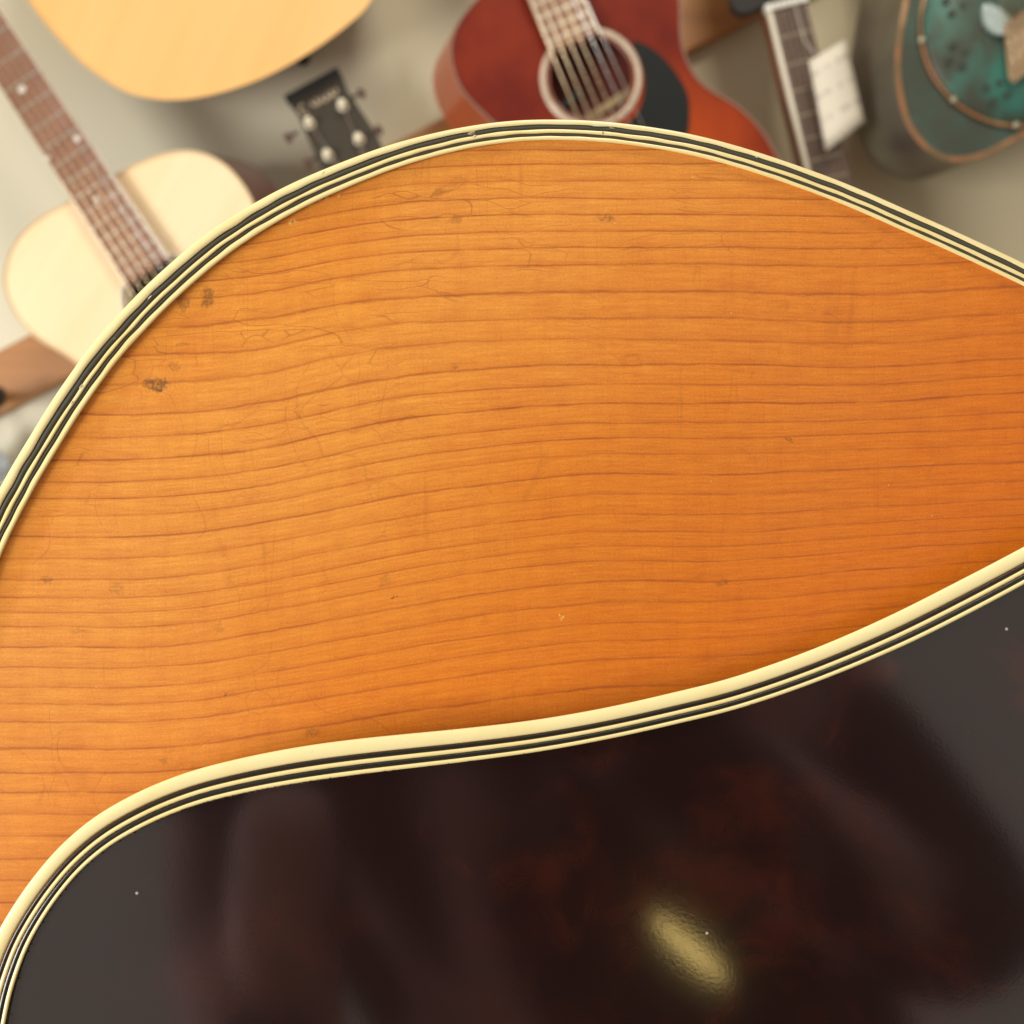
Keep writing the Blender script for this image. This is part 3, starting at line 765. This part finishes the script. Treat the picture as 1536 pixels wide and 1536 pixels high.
# --- reddish mahogany guitar
TOPD = N('red_mahogany_burst')
v = TOPD.obj()
a = TOPD.noise(TOPD.scale(v, (60, 8, 1), math.radians(23)), 1.0, 3, 0.6); b = TOPD.noise(v, 9, 3, 0.6)
dC = TOPD.dist(v, (0.085, -0.10, 0.0))
c_ = TOPD.mix(TOPD.ss(b, 0.35, 0.68), (0.135, 0.012, 0.007), (0.215, 0.024, 0.009))
c_ = TOPD.mix(TOPD.ss(dC, 0.02, 0.15, 0.75, 0.0), c_, (0.46, 0.070, 0.009))
mv = TOPD.math('ADD', 0.86, TOPD.math('MULTIPLY', a, 0.28)); c_ = TOPD.mix(1.0, c_, TOPD.comb(mv, mv, mv), 'MULTIPLY')
TOPD.out(c_, 0.5, None, 0.0, 0.2, None, None, 0.12); TOPDm = TOPD.m
SIDED = simple('orange_mahogany_side', (0.40, 0.085, 0.032), 0.35, 0.25, 40, 0, 0.4)
DD = 1.20
fd = Frame(887, 117, 23.3)
Dg = Root('acoustic_guitar', 887, 117, DD, 'reddish brown mahogany guitar with ringed soundhole and black pickguard above the near guitar', 'guitar', GRP)
rD = [(-196, 0), (-196, 45), (-186, 100), (-160, 150), (-115, 176), (-54, 170), (-12, 152), (28, 143.5), (73, 150), (116, 181), (154, 200), (192, 209), (240, 212), (310, 208), (370, 175), (410, 90), (418, 0)]
lD = [(-192, 60), (-176, 116), (-147, 163), (-109, 184), (-63, 188), (-30, 178), (0, 165), (40, 150), (80, 160), (130, 190), (192, 212), (260, 212), (320, 203), (370, 170), (410, 90)]
body(Dg, fd, rD, lD, DD, 0.09, TOPDm, SIDED, simple('dull_red_edge', (0.26, 0.135, 0.095), 0.5, 0.1, 60), hole=(0, 0), hole_r=64, shift=(-34, -6), bw=3.5)
plate('hole_shade_disc', Dg, circle(*fd(0, 0), 82), DD + 0.055, 0.002, simple('reddish_hole_shade', (0.16, 0.03, 0.02), 0.7, 0.4, 20))  # reddish dark disc, the shade inside the body put into its colour
bar('brace', Dg, fd(62, -75), fd(38, 60), 12, 12, DD + 0.030, 0.012, BRACEM)
bar('brace', Dg, fd(22, -60), fd(10, -20), 8, 8, DD + 0.035, 0.012, simple('dark_label', (0.04, 0.05, 0.05), 0.7, 0.4, 20))
ring('rosette', Dg, 886.5, 117, 67.5, 76.5, DD, 0.0012, simple('shell_rosette', (0.62, 0.50, 0.39), 0.3, 0.35, 200, 0, 0.5))
ring('rosette', Dg, 886.5, 117, 61.5, 67, DD, 0.0016, simple('brown_rosette_line', (0.22, 0.06, 0.03), 0.3, 0.3, 200, 0, 0.5))
pkD = [(949, 62), (979, 74), (1008, 102), (1029, 136), (1034, 166), (1030, 205), (1005, 260), (960, 268), (930, 232), (935, 195), (958, 165), (967, 130), (963, 95)]
plate('pickguard', Dg, [tuple(p) for p in catmull(pkD, True, 6)], DD - 0.0008, 0.0006, simple('black_sheet', (0.012, 0.014, 0.015), 0.5, 0.3, 60, 0, 0.0, spec=0.15))
neck(Dg, fd, -640, -60, 64, 76, DD, 0, 0.0, woodmat('brown_board', (0.34, 0.18, 0.10), (0.25, 0.12, 0.07), 23, 1, 0.4, 0.2, 1, 40), fretline(-63, 19, 18), 0, str_u=(-640, 260, 0), spread0=0.86, spread1=92,
     bind=4.0, neck_m=SIDED, str_r=0.00085)
bar('bridge', Dg, fd(262, -90), fd(262, 90), 34, 34, DD - 0.008, 0.0078, ROSE)

# --- small charcoal headstock
DC = 1.27
fc = Frame(466, 124, 28.5)
Cg = Root('four_string_headstock', 490, 175, DC, 'charcoal headstock with four white tuning posts and pale script logo, between two guitars', 'headstock', None)
CHAR = simple('charcoal_lacquer', (0.052, 0.042, 0.032), 0.5, 0.2, 60, 0, 0.0, spec=0.25)
hs = [fc(0, -46), fc(0, 46), fc(18, 46), fc(34, 43), fc(110, 50), fc(150, 48), fc(190, 22), fc(190, -22), fc(150, -45), fc(110, -47), fc(30, -40)]
plate('headstock_plate', Cg, hs, DC, 0.014, CHAR, bevel=0.0015)
plate('headstock_cap', Cg, [fc(-2, -45), fc(-2, 46), fc(13, 46), fc(13, -45)], DC - 0.0012, 0.001, simple('black_edge_cap', (0.014, 0.014, 0.013), 0.5, 0.2, 60))
for (x, y) in ((465, 186), (514.6, 159.4), (539, 210), (492.4, 234)):
    lathe('tuning_post', Cg, x, y, DC, [(0.0062, 0.0), (0.0060, 0.001), (0.0038, 0.0015), (0.0032, 0.009), (0.0044, 0.0095), (0.0046, 0.012), (0.0026, 0.013)], simple('cream_post', (0.86, 0.80, 0.62), 0.3, 0.1, 200), 18)
KN = simple('brown_knob', (0.10, 0.045, 0.035), 0.4, 0.2, 60)
for (x, y, s_) in ((436, 203, -1), (465, 241, -1), (537, 141, 1), (563, 196, 1)):
    u_ = Frame(x, y, 28.5)
    bar('tuner_shaft', Cg, u_(0, -6 * s_ - 6 * s_), u_(0, 6 * s_), 3.5, 3.5, DC + 0.006, 0.003, SCREWM)
    plate('tuning_knob', Cg, [tuple(p) for p in catmull([u_(-7, 2 * s_), u_(-6, 9 * s_), u_(0, 11 * s_), u_(6, 9 * s_), u_(7, 2 * s_), u_(0, -1 * s_)], True, 3)], DC + 0.003, 0.006, KN, bevel=0.001)
GOLDT = simple('pale_gold_print', (0.62, 0.50, 0.36), 0.4, 0.2, 200)
# the script on it is too blurred to read: one looping pen line of the same length and slope
sp = []
for k in range(90):
    t = k / 89.0
    u = 30 - 4.0 * math.sin(t * 34) - 1.5 * math.sin(t * 57 + 1); nn_ = -16 + 46 * t + 1.8 * math.cos(t * 34)
    sp.append(Cg.loc(*fc(u, nn_), DC - 0.0006))
tube('script_logo', Cg, sp, 0.0011, GOLDT, n=5)
tube('script_logo', Cg, [Cg.loc(*fc(30 + 7 * math.sin(a_), -29 + 5 * math.cos(a_)), DC - 0.0006) for a_ in np.linspace(0.6, 5.6, 18)], 0.0010, GOLDT, n=5)
for (a0, b0) in (((465, 186), fc(230, -12)), ((492.4, 234), fc(230, -5)), ((514.6, 159.4), fc(230, 5)), ((539, 210), fc(230, 12))):
    tube('string', Cg, [Cg.loc(*a0, DC - 0.006), Cg.loc(*b0, DC - 0.003)], 0.0006, simple('dull_string', (0.35, 0.28, 0.24), 0.4, 0.1, 100, 0.3), n=5)

# --- bound neck with a price tag
DE = 1.24
fe = Frame(1180, 4, 14.0)
Eg = Root('guitar_neck', 1200, 120, DE, 'guitar neck with ivory bound dark fingerboard and white nut, right of the red guitar', 'guitar', GRP)
BOARDE = woodmat('dark_board', (0.115, 0.065, 0.045), (0.075, 0.040, 0.030), 14, 1, 0.4, 0.2, 1, 40)
bar('neck', Eg, fe(6, -5), fe(560, -12), 56, 66, DE + 0.004, 0.024, simple('brown_neck', (0.17, 0.055, 0.025), 0.4, 0.2, 40, 0, 0.3))
bar('fingerboard', Eg, fe(4, 0), fe(560, 0), 56, 66, DE - 0.003, 0.007, BOARDE)
u = 4.0; s_ = 45.0; k = 0
while u < 540:
    u += s_; s_ *= 0.944
    w_ = 56 + 10 * u / 560
    bar('fret', Eg, fe(u, -w_ / 2 + 3), fe(u, w_ / 2 - 3), 2.6, 2.6, DE - 0.0042, 0.0015, simple('brassy_fret', (0.42, 0.36, 0.26), 0.3, 0.1, 100, 0.6))
for sg in (-1,):
    ob = bar('neck_binding', Eg, fe(0, sg * 27.5), fe(560, sg * 32), 6.5 if sg < 0 else 2.5, 6.5 if sg < 0 else 2.5, DE - 0.0036, 0.007, IVORY)
bar('nut', Eg, fe(0, -32), fe(0, 32), 9, 9, DE - 0.0065, 0.010, simple('white_nut', (0.88, 0.88, 0.84), 0.3, 0.05, 100))
for k in range(6):
    f_ = k / 5 - 0.5
    tube('string', Eg, [Eg.loc(*fe(-60, f_ * 50), DE - 0.006), Eg.loc(*fe(0, f_ * 42), DE - 0.0085), Eg.loc(*fe(560, f_ * 54), DE - 0.006)], 0.00042, simple('dim_string', (0.30, 0.25, 0.20), 0.35, 0.1, 100, 0.5), n=5)
plate('headstock', Eg, [tuple(p) for p in catmull([fe(-4, -31), fe(-2, -46), fe(0, -66), fe(-14, -80), fe(-50, -78), fe(-190, -70), fe(-215, -20), fe(-205, 30), fe(-190, 68), fe(-90, 62), fe(-35, 40), fe(-4, 31)], True, 8)], DE, 0.014, EBONY, bevel=0.0015)

Tg = Root('price_tag', 1253, 140, DE - 0.03, 'white paper price tag dangling over the bound neck at right', 'tag')
n = N('printed_paper'); v = n.obj()
r = n.new('ShaderNodeMapping'); n.put(r.inputs[0], v); r.inputs['Rotation'].default_value = (0, 0, math.radians(-29))
xx, yy, _z = n.sep(r.outputs[0])
st = n.ss(n.math('SINE', n.math('MULTIPLY', yy, 260.0)), 0.55, 0.9)
br = n.ss(n.noise(n.comb(n.math('MULTIPLY', xx, 160), n.math('MULTIPLY', yy, 20)), 1.0, 2, 0.6), 0.44, 0.56)
n.out(n.mix(n.math('MULTIPLY', n.math('MULTIPLY', st, br), 0.55), (0.72, 0.67, 0.57), (0.38, 0.35, 0.32)), 0.6)
tv = []; tf = []
cs = [(1213, 92), (1268, 59), (1297, 183), (1239, 226)]
for i in range(7):
    for j in range(7):
        s1 = i / 6; t1 = j / 6
        x = (cs[0][0] * (1 - s1) + cs[1][0] * s1) * (1 - t1) + (cs[3][0] * (1 - s1) + cs[2][0] * s1) * t1
        y = (cs[0][1] * (1 - s1) + cs[1][1] * s1) * (1 - t1) + (cs[3][1] * (1 - s1) + cs[2][1] * s1) * t1
        tv.append(Tg.loc(x, y, DE - 0.024 - 0.006 * math.sin(s1 * 3.1) + 0.004 * t1))
for i in range(6):
    for j in range(6): tf.append((i * 7 + j, (i + 1) * 7 + j, (i + 1) * 7 + j + 1, i * 7 + j + 1))
ob = mesh_obj('paper', tv, tf, n.m, Tg.o, True); sm = ob.modifiers.new('solid', 'SOLIDIFY'); sm.thickness = 0.0005
tube('thread', Tg, [Tg.loc(1226, 86, DE - 0.026), Tg.loc(1206, 60, DE - 0.018), Tg.loc(1192, 6, DE - 0.010)], 0.0005, IVORY, n=5)

# --- verdigris resonator guitar
DF = 1.20
Fg = Root('resonator_guitar', 1480, 60, DF, 'metal resonator guitar with mottled green verdigris finish and copper edges, at upper right', 'guitar', GRP)
def verd(name, c1, c2, c3, sc=18.0, metal=0.35, rough=0.42):
    n = N(name); v = n.obj()
    a = n.noise(v, sc, 5, 0.65, 0.6); b = n.noise(v, sc * 0.45, 3, 0.6); e = n.noise(v, sc * 9, 3, 0.6)
    c_ = n.mix(n.ss(a, 0.38, 0.62), (*c1, 1), (*c2, 1)); c_ = n.mix(n.ss(b, 0.50, 0.72), c_, (*c3, 1))
    return n.out(c_, rough, n.bump(e, 0.25, 0.001), 0.2, 0.3, metal)
V1 = verd('verdigris_body', (0.050, 0.062, 0.045), (0.050, 0.095, 0.078), (0.09, 0.058, 0.032), rough=0.5)
V2 = verd('verdigris_plate', (0.055, 0.062, 0.045), (0.055, 0.120, 0.095), (0.035, 0.20, 0.16), 20, rough=0.55)
V3 = verd('verdigris_side', (0.16, 0.145, 0.115), (0.20, 0.185, 0.13), (0.085, 0.06, 0.055), 9, 0.5)
COPP = verd('copper_edge', (0.34, 0.15, 0.07), (0.20, 0.13, 0.06), (0.52, 0.30, 0.16), 22, 0.3)
right = [(1358, -20), (1352, 20), (1345, 60), (1342, 100), (1348, 150), (1360, 190), (1384, 222), (1412, 240), (1440, 245), (1475, 237), (1510, 220), (1540, 203), (1600, 172), (1680, 120),
         (1740, 40), (1750, -60), (1690, -160), (1640, -240), (1600, -330), (1560, -420), (1470, -440), (1380, -400), (1350, -300), (1372, -210), (1382, -130), (1370, -70)]
fo = relax(resample(catmull(right, True, 8), 9.0, True), 3, True)
tg_ = np.roll(fo, -1, 0) - np.roll(fo, 1, 0); tg_ /= np.linalg.norm(tg_, axis=1)[:, None]
nm_ = np.stack([-tg_[:, 1], tg_[:, 0]], 1)
if ((fo.mean(0) - fo) * nm_).sum() < 0: nm_ = -nm_
plate('top', Fg, [tuple(p) for p in fo + nm_ * 3], DF, 0.003, V1)
ribbon('rim', Fg, fo, fo + nm_ * 9, 0.0, 1.0, lambda x, y: DF, 0.0022, 0.004, COPP, Fg.o, True)
vs = []; fs = []; M = len(fo)
for i, p_ in enumerate(fo):
    for j in range(8):
        t = j / 7
        roundf = 1 - (max(0, t - 0.75) / 0.25) ** 2 * 0.06
        q2 = fo.mean(0) + (p_ - fo.mean(0)) * roundf
        vs.append(Fg.loc(q2[0], q2[1], DF) + Vector((-44 * K * DF * t, 2 * K * DF * t, -0.088 * t - 0.0005)))
for i in range(M):
    for j in range(7): fs.append((i * 8 + j, i * 8 + j + 1, ((i + 1) % M) * 8 + j + 1, ((i + 1) % M) * 8 + j))
fix_normals(mesh_obj('body_side', vs, fs, V3, Fg.o, True))
fix_normals(mesh_obj('back_plate', [vs[i * 8 + 7] for i in range(M)], [tuple(range(M))], V3, Fg.o))
ring('cover_rim', Fg, 1530, 40, 146, 152, DF, 0.0035, COPP, 72)
kk = K * DF
lathe('cover_plate', Fg, 1530, 40, DF, [(146 * kk, 0.001), (140 * kk, 0.005), (100 * kk, 0.011), (60 * kk, 0.013), (20 * kk, 0.011), (2 * kk, 0.011)], V2, 64)
HOLEM = simple('opening_shade', (0.035, 0.045, 0.035), 0.7, 0.2, 50)  # dark diamonds laid on the cover stand in for shaded openings
for ang in range(0, 360, 45):
    for (rr, da, r2) in ((104, -9, 7), (104, 9, 7), (118, 0, 7), (90, 0, 7)):
        an = math.radians(ang + 20 + da * (104 / rr)); cx = 1530 + rr * math.cos(an); cy = 40 + rr * math.sin(an)
        plate('sound_opening', Fg, [(cx + r2 * math.cos(t + an), cy + r2 * math.sin(t + an)) for t in (0, math.pi / 2, math.pi, 3 * math.pi / 2)], DF - 0.0115 + 0.0000, 0.0006, HOLEM)
for an in range(0, 360, 40):
    a_ = math.radians(an + 12); lathe('cover_screw', Fg, 1530 + 148 * math.cos(a_), 40 + 148 * math.sin(a_), DF - 0.004, [(0.004, 0), (0.004, 0.0015), (0.002, 0.0025)], simple('nickel_screw', (0.40, 0.38, 0.28), 0.3, 0.1, 100, 0.6), 12)
plate('palm_rest', Fg, [tuple(p) for p in catmull([(1478, 6), (1500, 12), (1516, 30), (1508, 50), (1490, 48), (1476, 30)], True, 4)], DF - 0.020, 0.006, simple('bright_nickel', (0.55, 0.66, 0.66), 0.25, 0.2, 100, 0.5), bevel=0.002)
plate('tailpiece', Fg, [(1507, 36), (1560, 0), (1585, 75), (1521, 124), (1514, 116)], DF - 0.022, 0.003, simple('tan_plate', (0.40, 0.28, 0.17), 0.4, 0.3, 60, 0.2))
for k in range(6):
    tube('string', Fg, [Fg.loc(1512 + k * 9, 40 - k * 6, DF - 0.026), Fg.loc(1522 + k * 10, 118 - k * 8, DF - 0.024)], 0.0007, STEEL, n=5)
    tube('string', Fg, [Fg.loc(1512 + k * 9, 40 - k * 6, DF - 0.026), Fg.loc(1420 + k * 9, -300 - k * 2, DF - 0.012)], 0.0007, STEEL, n=5)

# --- odd things at the left edge
Hh = Root('wall_hook', -8, 597, WALL_D - 0.02, 'black rubber hook on the wooden rail at the left edge', 'hook')
lathe('hook_base', Hh, -10, 597, WALL_D - 0.021, [(0.014, 0.0), (0.014, 0.004), (0.008, 0.006)], SCREWM, 18)
tube('hook_arm', Hh, [Hh.loc(-10, 597, WALL_D - 0.025), Hh.loc(-8, 600, WALL_D - 0.055), Hh.loc(-4, 596, WALL_D - 0.075), Hh.loc(-2, 586, WALL_D - 0.08)], 0.007, simple('black_rubber', (0.015, 0.015, 0.016), 0.6, 0.2, 60), n=10)
Pg = Root('plastic_bag', -15, 700, WALL_D - 0.05, 'crumpled pale blue clear plastic bag hanging at the left edge below the rail', 'bag')
bv = []; bf = []
rr = random.Random(3)
NA, NL = 22, 12
for j in range(NL):
    t = j / (NL - 1)
    for k in range(NA):
        an = 2 * math.pi * k / NA
        r_ = (8 + 34 * math.sin(min(1, t * 1.3) * math.pi / 2)) * (1 + 0.22 * math.sin(3 * an + t * 7) + 0.10 * rr.uniform(-1, 1))
        c = Pg.loc(-24 + r_ * math.cos(an), 655 + 110 * t + 4 * rr.uniform(-1, 1), WALL_D - 0.05)
        c.z += r_ * 0.7 * K * WALL_D * math.sin(an)
        bv.append(c)
for j in range(NL - 1):
    for k in range(NA): bf.append((j * NA + k, j * NA + (k + 1) % NA, (j + 1) * NA + (k + 1) % NA, (j + 1) * NA + k))
bf.append(tuple(range(NA)))
bf.append(tuple((NL - 1) * NA + k for k in range(NA)))
fix_normals(mesh_obj('bag_film', bv, bf, simple('cloudy_film', (0.50, 0.56, 0.62), 0.25, 0.5, 40, 0, 0.6), Pg.o, False))
tube('bag_tie', Pg, [Pg.loc(-34, 655, WALL_D - 0.05), Pg.loc(-26, 640, WALL_D - 0.04), Pg.loc(-20, 620, WALL_D - 0.03)], 0.0015, IVORY, n=6)

# ------------------------------------------------------------------ the photographer, seen only as a dark shape in the pickguard
def cs_(x, y, z): return camspace(x, y, z)
dn_ = Vector((0, 0, -1)); rt = Vector((1, 0, 0)); bk_ = Vector((0, -1, 0))
base_ = camspace(-0.085, -0.03, 0.0)
def B3(side, down, back): return base_ + rt * side + dn_ * down + bk_ * back
joints = {'pelvis': (B3(0, .60, .44), .165), 'belly': (B3(0, .40, .42), .170), 'chest': (B3(0, .16, .38), .185), 'collar': (B3(0, -.04, .36), .10), 'neckj': (B3(0, -.12, .34), .055),
          'head': (B3(0, -.23, .30), .085), 'crown': (B3(0, -.31, .31), .07),
          'shL': (B3(-.17, .02, .37), .07), 'elL': (B3(-.22, .28, .22), .048), 'wrL': (B3(-.09, .10, .09), .028), 'haL': (B3(-.05, .04, .06), .024),
          'shR': (B3(.17, .02, .37), .07), 'elR': (B3(.20, .30, .24), .048), 'wrR': (B3(.09, .10, .09), .028), 'haR': (B3(.05, .04, .06), .024),
          'hipL': (B3(-.10, .68, .45), .10), 'knL': (B3(-.11, 1.06, .42), .07), 'anL': (B3(-.12, 1.46, .48), .045), 'ftL': (B3(-.13, 1.56, .30), .04),
          'hipR': (B3(.10, .68, .45), .10), 'knR': (B3(.11, 1.06, .42), .07), 'anR': (B3(.12, 1.46, .48), .045), 'ftR': (B3(.13, 1.56, .30), .04)}
links = [('pelvis', 'belly'), ('belly', 'chest'), ('chest', 'collar'), ('collar', 'neckj'), ('neckj', 'head'), ('head', 'crown'), ('collar', 'shL'), ('shL', 'elL'), ('elL', 'wrL'), ('wrL', 'haL'),
         ('collar', 'shR'), ('shR', 'elR'), ('elR', 'wrR'), ('wrR', 'haR'), ('pelvis', 'hipL'), ('hipL', 'knL'), ('knL', 'anL'), ('anL', 'ftL'), ('pelvis', 'hipR'), ('hipR', 'knR'), ('knR', 'anR'), ('anR', 'ftR')]
names = list(joints)
me = bpy.data.meshes.new('person')
me.from_pydata([joints[k][0] for k in names], [(names.index(a), names.index(b)) for a, b in links], [])
n = N('plum_jacket'); v = n.obj()
n.out(n.mix(n.ss(n.noise(n.scale(v, (8, 8, 3.2)), 1.0, 2, 0.5, 0.8), 0.46, 0.60), (0.015, 0.008, 0.010), (0.55, 0.36, 0.40)), 0.9)
DARKCL = n.m
me.materials.append(DARKCL)
po_ = bpy.data.objects.new('person', me); COL.objects.link(po_)
po_.modifiers.new('skin', 'SKIN').use_smooth_shade = True
for k, sv in zip(names, me.skin_vertices[0].data):
    r_ = joints[k][1]; sv.radius = (r_, r_)
    if k == 'pelvis': sv.use_root = True
ms = po_.modifiers.new('sub', 'SUBSURF'); ms.levels = 2; ms.render_levels = 2
po_['label'] = 'photographer in dark clothes standing behind the camera, seen as a reflection'; po_['category'] = 'person'
